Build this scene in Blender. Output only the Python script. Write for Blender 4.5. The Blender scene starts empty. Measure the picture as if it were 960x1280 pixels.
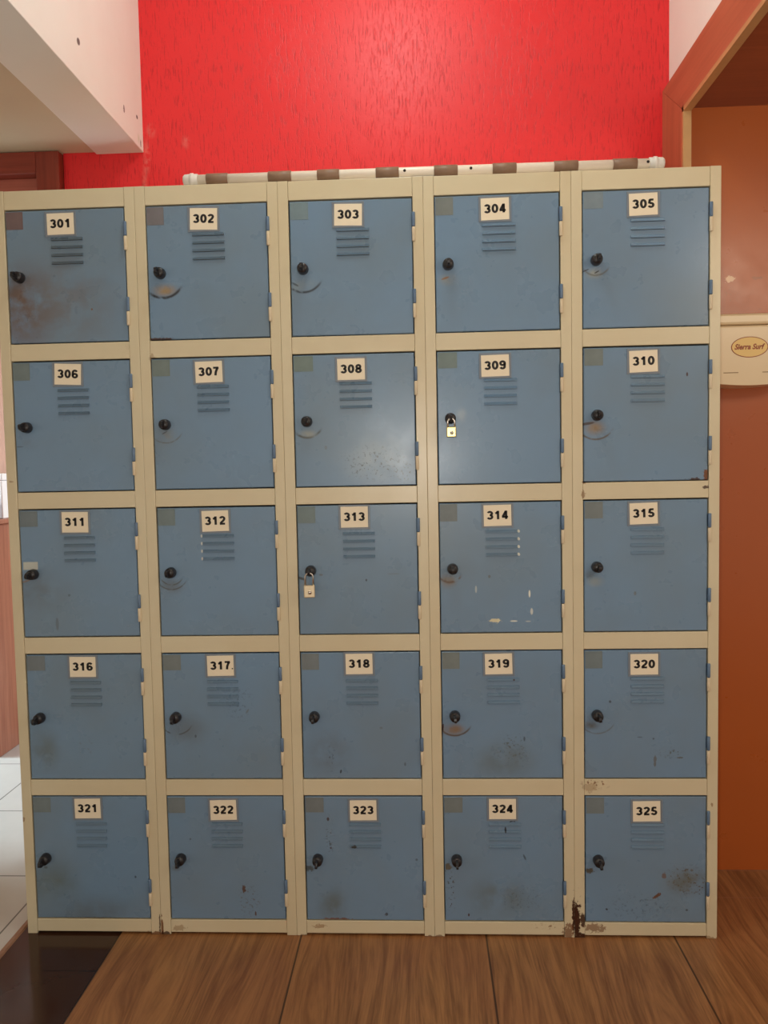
import bpy, bmesh, math, random
from mathutils import Vector, Matrix, Euler

C = bpy.context.scene.collection
random.seed(7)

# ------------------------------------------------------------------ camera
cam_d = bpy.data.cameras.new('camera')
cam = bpy.data.objects.new('camera', cam_d)
C.objects.link(cam)
R = Vector((0.99878926, 0.04523411, -0.01933631))
U = Vector((0.01656361, 0.06088799, 0.99800716))
F = Vector((-0.04632131, 0.99711911, -0.06006503))
M = Matrix.Identity(4)
for i in range(3):
    M[i][0], M[i][1], M[i][2] = R[i], U[i], -F[i]
M.translation = (1.06272756, -2.01040398, 1.22758489)
cam.matrix_world = M
cam_d.sensor_fit = 'HORIZONTAL'
cam_d.sensor_width = 36.0
cam_d.lens = 37.5
cam_d.clip_start = 0.02
bpy.context.scene.camera = cam

# ------------------------------------------------------------------ world, lights, exposure
sc = bpy.context.scene
sc.view_settings.view_transform = 'Standard'
sc.view_settings.look = 'None'
sc.view_settings.exposure = 0.0
sc.view_settings.gamma = 1.0
sc.view_settings.use_curve_mapping = False
w = bpy.data.worlds.new('room_air')
sc.world = w
w.use_nodes = True
w.node_tree.nodes['Background'].inputs['Color'].default_value = (1.0, 0.90, 0.77, 1)
w.node_tree.nodes['Background'].inputs['Strength'].default_value = 0.66


def area(name, loc, target, size, power, col, size_y=None):
    d = bpy.data.lights.new(name, 'AREA')
    d.energy = power
    d.color = col
    d.size = size
    if size_y:
        d.shape = 'RECTANGLE'
        d.size_y = size_y
    o = bpy.data.objects.new(name, d)
    C.objects.link(o)
    o.location = loc
    o.rotation_euler = (Vector(target) - Vector(loc)).to_track_quat('-Z', 'Y').to_euler()
    return o


area('hall_daylight', (-2.7, 0.95, 1.5), (-0.3, 0.75, 0.3), 0.4, 95.0, (0.72, 0.93, 1.0))
area('side_warm_fill', (2.62, -1.5, 2.13), (1.93, 0.35, 1.72), 0.5, 10.0, (1.0, 0.86, 0.66))  # added unseen warm light, gives sheen to right-hand doors and alcove panel
area('hall_cool_fill', (0.9, 2.7, 1.7), (-0.8, 1.4, 0.9), 0.8, 38.0, (0.86, 0.97, 1.0))  # added unseen cool fill, brightens the carton and cabinet side
bl = bpy.data.lights.new('ceiling_bulb', 'POINT')
bl.energy = 17.0
bl.color = (0.87, 0.99, 1.0)
bl.shadow_soft_size = 0.14
blo = bpy.data.objects.new('ceiling_bulb', bl)
blo.location = (1.0, -0.38, 2.86)
C.objects.link(blo)
fl = bpy.data.lights.new('phone_flash', 'POINT')
fl.energy = 27.0
fl.color = (1.0, 0.96, 0.88)
fl.shadow_soft_size = 0.02
flo = bpy.data.objects.new('phone_flash', fl)
flo.location = (1.02, -2.02, 1.265)
C.objects.link(flo)


# ------------------------------------------------------------------ helpers
def srgb(r, g, b):
    f = lambda c: (c / 255 / 12.92) if c / 255 <= 0.04045 else ((c / 255 + 0.055) / 1.055) ** 2.4
    return (f(r), f(g), f(b), 1.0)


class NT:
    """tiny node-tree writer"""
    def __init__(self, name):
        self.m = bpy.data.materials.new(name)
        self.m.use_nodes = True
        self.t = self.m.node_tree
        self.b = self.t.nodes['Principled BSDF']

    def n(self, kind, **kw):
        nd = self.t.nodes.new(kind)
        for k, v in kw.items():
            setattr(nd, k, v)
        return nd

    def put(self, sock, v):
        if isinstance(v, bpy.types.NodeSocket):
            self.t.links.new(v, sock)
        else:
            sock.default_value = v

    def math(self, op, a, b=0.0, c=None, clamp=False):
        nd = self.n('ShaderNodeMath', operation=op, use_clamp=clamp)
        self.put(nd.inputs[0], a)
        self.put(nd.inputs[1], b)
        if c is not None:
            self.put(nd.inputs[2], c)
        return nd.outputs[0]

    def ramp(self, v, lo, hi):
        nd = self.n('ShaderNodeMapRange', interpolation_type='SMOOTHSTEP')
        self.put(nd.inputs[0], v)
        nd.inputs[1].default_value = lo
        nd.inputs[2].default_value = hi
        return nd.outputs[0]

    def mix(self, f, a, b):
        nd = self.n('ShaderNodeMix', data_type='RGBA')
        self.put(nd.inputs[0], f)
        self.put(nd.inputs[6], a)
        self.put(nd.inputs[7], b)
        return nd.outputs[2]

    def noise(self, vec, scale, detail=4.0, rough=0.6, stretch=None):
        if stretch:
            mp = self.n('ShaderNodeMapping')
            self.put(mp.inputs['Vector'], vec)
            mp.inputs['Scale'].default_value = stretch
            vec = mp.outputs[0]
        nd = self.n('ShaderNodeTexNoise')
        self.put(nd.inputs['Vector'], vec)
        nd.inputs['Scale'].default_value = scale
        nd.inputs['Detail'].default_value = detail
        nd.inputs['Roughness'].default_value = rough
        return nd.outputs[0]

    def coords(self):
        tc = self.n('ShaderNodeTexCoord')
        sx = self.n('ShaderNodeSeparateXYZ')
        self.t.links.new(tc.outputs['Object'], sx.inputs[0])
        self.vec = tc.outputs['Object']
        self.xyz = sx.outputs
        return self

    def blob(self, ua, va, cu, cv, ru, rv, ang=0.0, soft=0.5):
        """elliptic mask, 1 inside, falls to 0 at radius 1"""
        du = self.math('SUBTRACT', self.xyz[ua], cu)
        dv = self.math('SUBTRACT', self.xyz[va], cv)
        if ang:
            ca, sa = math.cos(ang), math.sin(ang)
            du, dv = (self.math('ADD', self.math('MULTIPLY', du, ca), self.math('MULTIPLY', dv, sa)),
                      self.math('SUBTRACT', self.math('MULTIPLY', dv, ca), self.math('MULTIPLY', du, sa)))
        a = self.math('DIVIDE', du, ru)
        b = self.math('DIVIDE', dv, rv)
        r = self.math('SQRT', self.math('ADD', self.math('MULTIPLY', a, a), self.math('MULTIPLY', b, b)))
        nd = self.n('ShaderNodeMapRange', interpolation_type='SMOOTHSTEP')
        self.put(nd.inputs[0], r)
        nd.inputs[1].default_value = 1.0
        nd.inputs[2].default_value = 1.0 - soft
        return nd.outputs[0]

    def bump(self, h, strength, dist=0.002):
        nd = self.n('ShaderNodeBump')
        nd.inputs['Strength'].default_value = strength
        nd.inputs['Distance'].default_value = dist
        self.put(nd.inputs['Height'], h)
        self.t.links.new(nd.outputs[0], self.b.inputs['Normal'])

    def done(self, col, rough=0.5, metal=0.0, spec=0.5):
        self.put(self.b.inputs['Base Color'], col)
        self.put(self.b.inputs['Roughness'], rough)
        self.b.inputs['Metallic'].default_value = metal
        self.b.inputs['Specular IOR Level'].default_value = spec
        return self.m


def stained(name, base, blobs, ua, va, rough=0.4, grime=(0.25, None), spec=0.5, seed=0.0):
    """painted metal / plaster with listed stains and painted glare.
    blob = (u, v, ru, rv, colour, kind, strength[, angle]); kind soft | speck | solid | rust"""
    k = NT(name).coords()
    if seed:
        mp = k.n('ShaderNodeMapping')
        k.put(mp.inputs['Vector'], k.vec)
        mp.inputs['Location'].default_value = (seed * 1.37, seed * 0.71, seed * 2.13)
        k.vec = mp.outputs[0]
    col = base
    gs, gc = grime
    if gc:
        n1 = k.noise(k.vec, 3.2, 4.0, 0.55)
        col = k.mix(k.math('MULTIPLY', k.ramp(n1, 0.32, 0.82), gs), col, gc)
        n2 = k.noise(k.vec, 60.0, 3.0, 0.6)
        col = k.mix(k.math('MULTIPLY', k.ramp(n2, 0.60, 0.80), gs * 0.12), col, gc)
    for bl in blobs:
        u, v, ru, rv, c, kind, st = bl[:7]
        ang = bl[7] if len(bl) > 7 else 0.0
        if kind == 'soft':
            m = k.blob(ua, va, u, v, ru, rv, ang, 0.95)
            m = k.math('MULTIPLY', m, k.ramp(k.noise(k.vec, 18.0, 4.0), 0.25, 0.65))
        elif kind == 'speck':
            m = k.blob(ua, va, u, v, ru, rv, ang, 0.7)
            m = k.math('MULTIPLY', m, k.ramp(k.noise(k.vec, 150.0, 3.0), 0.56, 0.66))
        elif kind == 'rust':
            m = k.blob(ua, va, u, v, ru, rv, ang, 0.9)
            m = k.ramp(k.math('ADD', m, k.math('MULTIPLY', k.math('SUBTRACT', k.noise(k.vec, 85.0, 5.0, 0.75), 0.5), 3.2)), 0.42, 0.62)
            m = k.math('MULTIPLY', m, k.ramp(k.blob(ua, va, u, v, ru * 1.25, rv * 1.25, ang, 0.5), 0.0, 0.2))
        elif kind == 'arc':          # lower half of a thin ring of radius ru, line width rv
            du = k.math('SUBTRACT', k.xyz[ua], u)
            dv = k.math('SUBTRACT', k.xyz[va], v)
            r = k.math('SQRT', k.math('ADD', k.math('MULTIPLY', du, du), k.math('MULTIPLY', dv, dv)))
            m = k.ramp(k.math('ABSOLUTE', k.math('SUBTRACT', r, ru)), rv, 0.0)
            m = k.math('MULTIPLY', m, k.ramp(dv, -0.35 * ru, -0.75 * ru))
            m = k.math('MULTIPLY', m, k.ramp(k.noise(k.vec, 35.0, 2.0), 0.32, 0.5))
        else:
            m = k.blob(ua, va, u, v, ru, rv, ang, 0.35)
        col = k.mix(k.math('MULTIPLY', m, st), col, c)
    h = k.noise(k.vec, 90.0, 2.0)
    k.bump(h, 0.06, 0.001)
    rn = k.math('MULTIPLY_ADD', k.noise(k.vec, 14.0, 3.0), 0.16, rough - 0.08)
    return k.done(col, rn, 0.0, spec)


def plain(name, col, rough=0.5, metal=0.0, spec=0.5, var=0.12, scale=30.0):
    k = NT(name).coords()
    n = k.noise(k.vec, scale, 4.0)
    dark = tuple(c * (1 - var) for c in col[:3]) + (1,)
    lite = tuple(min(1, c * (1 + var * .5)) for c in col[:3]) + (1,)
    return k.done(k.mix(n, dark, lite), rough, metal, spec)


class MB:
    def __init__(self):
        self.bm = bmesh.new()
        self.mats = []

    def _mi(self, m):
        if m not in self.mats:
            self.mats.append(m)
        return self.mats.index(m)

    def box(self, x0, x1, y0, y1, z0, z1, m, bev=0.0, mtx=None):
        mi = self._mi(m)
        r = bmesh.ops.create_cube(self.bm, size=1.0)
        vs = r['verts']
        for v in vs:
            v.co = Vector(((x0 + x1) / 2 + v.co.x * (x1 - x0), (y0 + y1) / 2 + v.co.y * (y1 - y0),
                           (z0 + z1) / 2 + v.co.z * (z1 - z0)))
        fs = set(f for v in vs for f in v.link_faces)
        for f in fs:
            f.material_index = mi
        if bev > 0:
            es = list(set(e for v in vs for e in v.link_edges))
            g = bmesh.ops.bevel(self.bm, geom=es, offset=bev, segments=2, affect='EDGES', profile=0.5)
            for f in g['faces']:
                f.material_index = mi
            vs = list(set(v for f in g['faces'] for v in f.verts) | set(v for v in vs if v.is_valid))
        if mtx is not None:
            for v in vs:
                v.co = mtx @ v.co
        return self

    def face(self, pts, m, smooth=False):
        f = self.bm.faces.new([self.bm.verts.new(p) for p in pts])
        f.material_index = self._mi(m)
        f.smooth = smooth
        return self

    def lathe(self, prof, m, seg=24, mtx=Matrix.Identity(4), smooth=True):
        """profile of (radius, height) revolved about local z"""
        mi = self._mi(m)
        rings = []
        for r, h in prof:
            if r < 1e-6:
                rings.append([self.bm.verts.new(mtx @ Vector((0, 0, h)))])
            else:
                rings.append([self.bm.verts.new(mtx @ Vector((r * math.cos(2 * math.pi * i / seg), r * math.sin(2 * math.pi * i / seg), h)))
                              for i in range(seg)])
        for a, b in zip(rings, rings[1:]):
            for i in range(seg):
                j = (i + 1) % seg
                q = ([a[0]] if len(a) == 1 else [a[i], a[j]]) + ([b[0]] if len(b) == 1 else [b[j], b[i]])
                if len(q) > 2:
                    f = self.bm.faces.new(q)
                    f.material_index = mi
                    f.smooth = smooth
        return self

    def tube(self, pts, rad, m, seg=10):
        mi = self._mi(m)
        rings = []
        pts = [Vector(p) for p in pts]
        ref = None
        for i, p in enumerate(pts):
            t = (pts[min(i + 1, len(pts) - 1)] - pts[max(i - 1, 0)]).normalized()
            if ref is None:
                ref = t.orthogonal().normalized()
            a = (ref - t * ref.dot(t)).normalized()
            ref = a
            b = t.cross(a)
            rings.append([self.bm.verts.new(p + rad * (math.cos(2 * math.pi * k / seg) * a + math.sin(2 * math.pi * k / seg) * b)) for k in range(seg)])
        for a, b in zip(rings, rings[1:]):
            for i in range(seg):
                j = (i + 1) % seg
                f = self.bm.faces.new([a[i], a[j], b[j], b[i]])
                f.material_index = mi
                f.smooth = True
        for rg in (rings[0][::-1], rings[-1]):
            self.bm.faces.new(rg).material_index = mi
        return self

    def prism(self, outline, d0, d1, m, axis='y', bev=0.0):
        """closed outline of (u, v); extruded along axis from d0 to d1"""
        mi = self._mi(m)
        P = {'y': lambda u, v, d: (u, d, v), 'x': lambda u, v, d: (d, u, v), 'z': lambda u, v, d: (u, v, d)}[axis]
        a = [self.bm.verts.new(P(u, v, d0)) for u, v in outline]
        b = [self.bm.verts.new(P(u, v, d1)) for u, v in outline]
        fs = [self.bm.faces.new(a), self.bm.faces.new(b[::-1])]
        n = len(a)
        for i in range(n):
            j = (i + 1) % n
            fs.append(self.bm.faces.new([a[j], a[i], b[i], b[j]]))
        for f in fs:
            f.material_index = mi
        if bev:
            es = list(set(e for f in fs[:2] for e in f.edges))
            g = bmesh.ops.bevel(self.bm, geom=es, offset=bev, segments=2, affect='EDGES', profile=0.5)
            for f in g['faces']:
                f.material_index = mi
        return self

    def text(self, body, size, m, loc, width=None, height=None, weight=0.0, depth=0.0003, shear=0.0, rot=0.0):
        """lettering standing in the x-z plane, facing -y, centred at loc"""
        cu = bpy.data.curves.new('lettering', 'FONT')
        cu.body = body
        cu.size = size
        cu.align_x = 'CENTER'
        cu.offset = weight
        cu.extrude = depth
        cu.shear = shear
        cu.resolution_u = 6
        ob = bpy.data.objects.new('lettering', cu)
        C.objects.link(ob)
        bpy.context.view_layer.update()
        me = bpy.data.meshes.new_from_object(ob.evaluated_get(bpy.context.evaluated_depsgraph_get()))
        bpy.data.objects.remove(ob)
        bpy.data.curves.remove(cu)
        xs = [v.co.x for v in me.vertices]
        ys = [v.co.y for v in me.vertices]
        cx, cy = (min(xs) + max(xs)) / 2, (min(ys) + max(ys)) / 2
        sx = width / (max(xs) - min(xs)) if width else 1
        sy = height / (max(ys) - min(ys)) if height else sx
        mi = self._mi(m)
        vs = []
        ca, sa = math.cos(rot), math.sin(rot)
        for v in me.vertices:
            x, z = (v.co.x - cx) * sx, (v.co.y - cy) * sy
            vs.append(self.bm.verts.new((loc[0] + ca * x - sa * z, loc[1] - v.co.z, loc[2] + sa * x + ca * z)))
        for p in me.polygons:
            try:
                f = self.bm.faces.new([vs[i] for i in p.vertices])
                f.material_index = mi
            except ValueError:
                pass
        bpy.data.meshes.remove(me)
        return self

    def digits(self, body, m, loc, width, height):
        """bold sans numerals built as strokes, facing -y"""
        def arc(cx, cy, rx, ry, a0, a1, n=18):
            return [(cx + rx * math.cos(math.radians(a0 + (a1 - a0) * i / n)), cy + ry * math.sin(math.radians(a0 + (a1 - a0) * i / n))) for i in range(n + 1)]
        six = [[(.515, .765)] + arc(.32, .70, .195, .205, 40, 180, 10) + [(.112, .50), (.108, .32)], arc(.315, .305, .205, .21, 0, 360, 28)]
        G = {'0': [arc(.31, .5, .205, .40, 0, 360, 32)],
             '1': [[(.36, 0), (.36, 1.0)], [(.10, .70), (.20, .74), (.29, .82), (.35, .93)]],
             '2': [arc(.31, .70, .20, .205, 168, -32) + [(.38, .43), (.22, .28), (.12, .12)], [(.045, .09), (.575, .09)]],
             '3': [arc(.295, .70, .19, .20, 160, -92), arc(.295, .30, .21, .205, 96, -160)],
             '4': [[(.42, 0), (.42, 1.0)], [(.02, .27), (.61, .27)], [(.40, .93), (.10, .30)]],
             '5': [[(.54, .905), (.17, .905)], [(.20, .95), (.135, .47)], arc(.295, .31, .21, .215, 132, -162)],
             '6': six,
             '7': [[(.04, .905), (.575, .905)], [(.50, .90), (.37, .66), (.28, .38), (.245, .0)]],
             '8': [arc(.31, .715, .175, .19, 0, 360, 28), arc(.31, .29, .21, .20, 0, 360, 28)],
             '9': [[(.62 - x, 1.0 - y) for x, y in st] for st in six]}
        adv = 0.72
        total = adv * (len(body) - 1) + 0.62
        sx = width / total
        mi = self._mi(m)
        t = 0.118
        for i, ch in enumerate(body):
            for st in G[ch]:
                closed = len(st) > 6 and abs(st[0][0] - st[-1][0]) < 1e-6 and abs(st[0][1] - st[-1][1]) < 1e-6
                L, Rr = [], []
                n = len(st)
                for j, p in enumerate(st):
                    a = st[j - 1] if j else (st[-2] if closed else p)
                    c = st[j + 1] if j < n - 1 else (st[1] if closed else p)
                    dx, dy = c[0] - a[0], c[1] - a[1]
                    l = math.hypot(dx, dy)
                    nx, ny = -dy / l * t, dx / l * t
                    for lst, s in ((L, 1), (Rr, -1)):
                        x, y = p[0] + s * nx + i * adv, p[1] + s * ny
                        lst.append(self.bm.verts.new((loc[0] + x * sx - width / 2, loc[1], loc[2] + (y - 0.5) * height)))
                for j in range(n - 1):
                    f = self.bm.faces.new([L[j], Rr[j], Rr[j + 1], L[j + 1]])
                    f.material_index = mi
        return self

    def mesh(self, name, normals=True):
        if normals:
            bmesh.ops.recalc_face_normals(self.bm, faces=self.bm.faces)
        me = bpy.data.meshes.new(name)
        self.bm.to_mesh(me)
        self.bm.free()
        for m in self.mats:
            me.materials.append(m)
        return me

    def obj(self, name, parent=None, loc=(0, 0, 0), normals=True):
        o = bpy.data.objects.new(name, self.mesh(name, normals))
        C.objects.link(o)
        o.parent = parent
        o.location = loc
        return o


def empty(name, loc, label=None, cat=None, group=None):
    o = bpy.data.objects.new(name, None)
    o.empty_display_size = 0.05
    C.objects.link(o)
    o.location = loc
    return tag(o, label, cat, group)


def tag(o, label=None, cat=None, group=None, kind=None):
    if label:
        o['label'] = label
    if cat:
        o['category'] = cat
    if group:
        o['group'] = group
    if kind:
        o['kind'] = kind
    return o


def inst(src, parent, loc, rot=None):
    c = src.copy()
    C.objects.link(c)
    c.parent = parent
    c.location = loc
    if rot:
        c.rotation_euler = rot
    return c


def struct(mb, name, label=None):
    return tag(mb.obj(name), label, None, None, 'structure')


# ------------------------------------------------------------------ materials of the room
BACK = 0.48          # depth of the red wall behind the locker fronts


def red_plaster():
    k = NT('red_grooved_plaster').coords()
    groove = k.noise(k.vec, 1.0, 3.0, 0.65, (210.0, 210.0, 24.0))
    fleck = k.noise(k.vec, 1.0, 4.0, 0.7, (260.0, 260.0, 120.0))
    dig = k.math('MAXIMUM', k.ramp(groove, 0.53, 0.66), k.math('MULTIPLY', k.ramp(fleck, 0.58, 0.70), 0.55))
    col = k.mix(k.noise(k.vec, 3.0, 3.0), srgb(232, 48, 52), srgb(224, 40, 44))
    col = k.mix(k.math('MULTIPLY', dig, 0.40), col, srgb(150, 14, 20))
    for u, v, ru, rv, s in ((0.252, 2.262, 0.022, 0.03, 0.35), (0.36, 2.225, 0.018, 0.03, 0.3), (0.237, 2.185, 0.016, 0.07, 0.4),
                            (0.228, 2.10, 0.012, 0.09, 0.3)):
        m = k.math('MULTIPLY', k.blob(0, 2, u, v, ru, rv, 0, 0.9), k.ramp(k.noise(k.vec, 60.0, 4.0), 0.35, 0.6))
        col = k.mix(k.math('MULTIPLY', m, s), col, srgb(226, 150, 135))
    k.bump(k.math('SUBTRACT', 1.0, dig), 0.20, 0.003)
    return k.done(col, 0.42, 0.0, 0.4)


def veneer(name, c1, c2, axis, rough=0.35, scale=1.0, spec=0.5):
    """wood grain running along one axis"""
    k = NT(name).coords()
    st = [38.0 * scale] * 3
    st[axis] = 2.2 * scale
    g = k.noise(k.vec, 1.0, 6.0, 0.62, tuple(st))
    st2 = [150.0 * scale] * 3
    st2[axis] = 5.0 * scale
    f = k.noise(k.vec, 1.0, 3.0, 0.6, tuple(st2))
    v = k.math('ADD', k.math('MULTIPLY', g, 0.7), k.math('MULTIPLY', f, 0.3))
    return k.done(k.mix(k.ramp(v, 0.32, 0.68), c1, c2), rough, 0.0, spec)


def floor_boards():
    k = NT('wood_look_floor').coords()
    X, Y, Z = k.xyz
    cell = k.math('FLOOR', k.math('DIVIDE', k.math('SUBTRACT', X, 0.25), 0.4815))
    off = k.n('ShaderNodeCombineXYZ')
    k.put(off.inputs[0], k.math('MULTIPLY', cell, 3.7))
    k.put(off.inputs[1], k.math('MULTIPLY', cell, 1.9))
    add = k.n('ShaderNodeVectorMath', operation='ADD')
    k.t.links.new(k.vec, add.inputs[0])
    k.t.links.new(off.outputs[0], add.inputs[1])
    v = add.outputs[0]
    warp = k.noise(v, 1.0, 2.0, 0.5, (5.0, 0.9, 1.0))
    wv = k.n('ShaderNodeVectorMath', operation='ADD')
    k.t.links.new(v, wv.inputs[0])
    cb = k.n('ShaderNodeCombineXYZ')
    k.put(cb.inputs[0], k.math('MULTIPLY', warp, 0.16))
    k.t.links.new(cb.outputs[0], wv.inputs[1])
    g = k.noise(wv.outputs[0], 1.0, 6.0, 0.65, (42.0, 2.4, 1.0))
    f = k.noise(wv.outputs[0], 1.0, 3.0, 0.6, (190.0, 7.0, 1.0))
    t = k.math('ADD', k.math('MULTIPLY', g, 0.62), k.math('MULTIPLY', f, 0.38))
    col = k.mix(k.ramp(t, 0.34, 0.66), srgb(118, 77, 44), srgb(170, 120, 74))
    col = k.mix(k.math('MULTIPLY', k.ramp(k.noise(v, 2.0, 2.0), 0.4, 0.7), 0.25), col, srgb(140, 78, 50))
    # joints between the boards, and the two pale joints of the cross board by the alcove
    fx = k.math('FRACT', k.math('DIVIDE', k.math('SUBTRACT', X, 0.25 - 0.4815 * 4 + 0.0), 0.4815))
    d = k.math('MULTIPLY', k.math('MINIMUM', fx, k.math('SUBTRACT', 1.0, fx)), 0.4815)
    j = k.math('MULTIPLY', k.ramp(d, 0.0035, 0.0012), k.ramp(Y, 0.2, 0.19))
    col = k.mix(k.math('MULTIPLY', j, 0.85), col, srgb(44, 26, 16))
    p = k.math('ADD', k.ramp(k.math('ABSOLUTE', k.math('SUBTRACT', Y, 0.196)), 0.005, 0.001),
               k.ramp(k.math('ABSOLUTE', k.math('SUBTRACT', Y, 0.345)), 0.005, 0.001), clamp=True)
    col = k.mix(k.math('MULTIPLY', p, 0.55), col, srgb(150, 105, 78))
    return k.done(col, 0.38, 0.0, 0.45)


def grid_tiles(name, c, cg, x0, dx, y0, dy, rough, gw=0.0035, spec=0.5):
    k = NT(name).coords()
    X, Y, Z = k.xyz

    def dist(s, o, p):
        fr = k.math('FRACT', k.math('ADD', k.math('DIVIDE', k.math('SUBTRACT', s, o), p), 50.0))
        return k.math('MULTIPLY', k.math('MINIMUM', fr, k.math('SUBTRACT', 1.0, fr)), p)
    d = k.math('MINIMUM', dist(X, x0, dx), dist(Y, y0, dy))
    n = k.noise(k.vec, 9.0, 4.0)
    col = k.mix(n, c, tuple(q * 0.88 for q in c[:3]) + (1,))
    col = k.mix(k.ramp(d, gw, gw * 0.4), col, cg)
    return k.done(col, rough, 0.0, spec)


m_red = red_plaster()
m_boards = floor_boards()
m_dark_tile = grid_tiles('dark_polished_tile', srgb(62, 38, 26), srgb(42, 24, 16), 0.25, 0.5, -0.155, 0.45, 0.16, spec=0.35)
m_white_tile = grid_tiles('white_floor_tile', srgb(196, 196, 194), srgb(108, 108, 106), -0.53, 0.455, -0.16, 0.455, 0.14)
m_thresh = plain('worn_threshold_edge', srgb(150, 110, 85), 0.5, var=0.5, scale=60)
m_ceil = plain('ceiling_paint', srgb(212, 196, 168), 0.7, var=0.05, scale=6)
m_white_wall = plain('white_wall_paint', srgb(240, 238, 230), 0.6, var=0.05, scale=6)
m_beam = stained('white_beam_paint', srgb(240, 238, 230),
                 [(0.017, 2.294, 0.012, 0.010, srgb(70, 60, 60), 'solid', 0.9, 0.6),
                  (0.322, 2.264, 0.010, 0.022, srgb(120, 105, 100), 'rust', 0.9),
                  (0.430, 2.284, 0.008, 0.007, srgb(60, 45, 40), 'solid', 0.95),
                  (0.437, 2.222, 0.012, 0.022, srgb(196, 205, 165), 'soft', 0.8),
                  (0.455, 2.215, 0.006, 0.018, srgb(110, 95, 80), 'rust', 0.8)], 1, 2, 0.6, (0.15, srgb(205, 190, 170)))
m_casing = veneer('casing_veneer', srgb(168, 92, 62), srgb(186, 106, 74), 2, 0.4)
m_casing_h = veneer('casing_veneer_horizontal', srgb(168, 92, 62), srgb(186, 106, 74), 1, 0.4)
m_banding = plain('pale_edge_banding', srgb(196, 150, 100), 0.45, var=0.15)
m_panel = stained('honey_brown_panel', srgb(176, 88, 33),
                  [(1.955, 1.735, 0.020, 0.016, srgb(236, 200, 160), 'rust', 0.8),
                   (1.955, 1.69, 0.03, 0.03, srgb(150, 95, 55), 'speck', 0.5),
                   (2.03, 1.735, 0.03, 0.008, srgb(140, 85, 48), 'rust', 0.5),
                   (2.02, 1.65, 0.05, 0.012, srgb(140, 85, 48), 'speck', 0.5)], 0, 2, 0.30, (0.3, srgb(170, 82, 30)))
m_soffit = veneer('soffit_veneer', srgb(140, 72, 44), srgb(156, 84, 52), 0, 0.4)
m_far_wall = plain('salmon_wall_paint', srgb(172, 128, 110), 0.6, var=0.06, scale=5)
m_frame_wood = veneer('dark_red_door_wood', srgb(124, 48, 36), srgb(146, 62, 46), 0, 0.35)
m_frame_wood_v = veneer('dark_red_door_wood_upright', srgb(124, 48, 36), srgb(146, 62, 46), 2, 0.35)
m_trans_wood = veneer('paler_door_wood', srgb(160, 84, 68), srgb(178, 100, 84), 0, 0.4)
m_cab_wood = veneer('reddish_cabinet_wood', srgb(148, 96, 76), srgb(176, 124, 100), 2, 0.3)

# ------------------------------------------------------------------ room shell
mb = MB()
mb.box(0.25, 4.0, -4.5, 0.62, -0.05, 0.0, m_boards)
mb.box(-0.025, 0.25, -4.5, 0.62, -0.05, 0.0, m_dark_tile)
mb.box(-4.0, -0.025, -4.5, 4.2, -0.05, 0.0, m_white_tile)
struct(mb, 'floor', 'brown wood-look floor beside a dark tile strip and white hall tiles')
mb = MB()
mb.prism([(-0.034, 0.0), (-0.016, 0.0), (-0.020, 0.004), (-0.030, 0.004)], -4.5, 0.60, m_thresh, 'y')
struct(mb, 'trim_1', 'worn threshold edge between white tiles and dark tile strip')

mb = MB()
mb.box(-0.025, 1.821, BACK, BACK + 0.14, 0.0, 3.05, m_red)
struct(mb, 'wall_back', 'red grooved plaster wall behind the lockers')
mb = MB()
mb.box(-3.8, -1.5, BACK, BACK + 0.14, 0.0, 2.2, m_white_wall)
struct(mb, 'wall_left', 'hall wall left of the dark wooden door frame')
mb = MB()
mb.box(-3.8, 2.2, 4.0, 4.14, 0.0, 2.2, m_far_wall)
struct(mb, 'wall_far', 'salmon painted wall at the far end of the hall')
mb = MB()
mb.box(-3.8, -0.88, 1.62, 1.74, 0.0, 2.2, m_far_wall)
mb.box(-0.88, -0.62, 1.62, 1.74, 0.0, 2.2, m_far_wall)
struct(mb, 'wall_hall', 'salmon painted wall behind the reddish cabinet')
mb = MB()
mb.box(1.821, 1.96, -4.5, BACK + 0.14, 2.325, 3.05, m_white_wall)
struct(mb, 'wall_right', 'white wall above the wood-cased alcove')
mb = MB()
mb.box(0.0, 1.96, -4.5, BACK + 0.14, 3.05, 3.15, m_ceil)
struct(mb, 'ceiling', 'pale ceiling over the locker area')
mb = MB()
mb.box(-3.8, 0.082, -4.5, 4.14, 2.205, 2.30, m_ceil)
struct(mb, 'ceiling.001', 'lower cream ceiling left of the white beam')
mb = MB()
mb.box(0.080, 0.228, -4.5, BACK, 2.198, 3.05, m_beam, 0.002)
struct(mb, 'trim_2', 'white beam with a few dark chips at upper left')

# alcove on the right: back panel, soffit, casing
mb = MB()
mb.box(1.824, 3.2, 0.35, 0.372, 0.0, 2.245, m_panel)
struct(mb, 'wall_alcove', 'honey brown panel at the back of the alcove')
mb = MB()
mb.box(1.824, 3.2, -4.5, 0.35, 2.213, 2.235, m_soffit)
struct(mb, 'trim_3', 'dark wooden soffit over the alcove')
mb = MB()
# upright casing board with mitred head
mb.prism([(BACK, 0.0), (BACK, 2.318), (0.300, 2.190), (0.300, 0.0)], 1.8015, 1.823, m_casing, 'x')
mb.box(1.8015, 1.8235, 0.288, 0.300, 0.0, 2.196, m_banding)
struct(mb, 'trim_4', 'brown upright casing board beside the red wall')
mb = MB()
mb.prism([(BACK, 2.3185), (-4.5, 2.3185), (-4.5, 2.192), (0.300, 2.192)], 1.8015, 1.823, m_casing_h, 'x')
mb.box(1.8015, 1.8235, -4.5, 0.300, 2.180, 2.192, m_banding)
struct(mb, 'trim_5', 'brown header casing running forward over the alcove')

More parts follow.
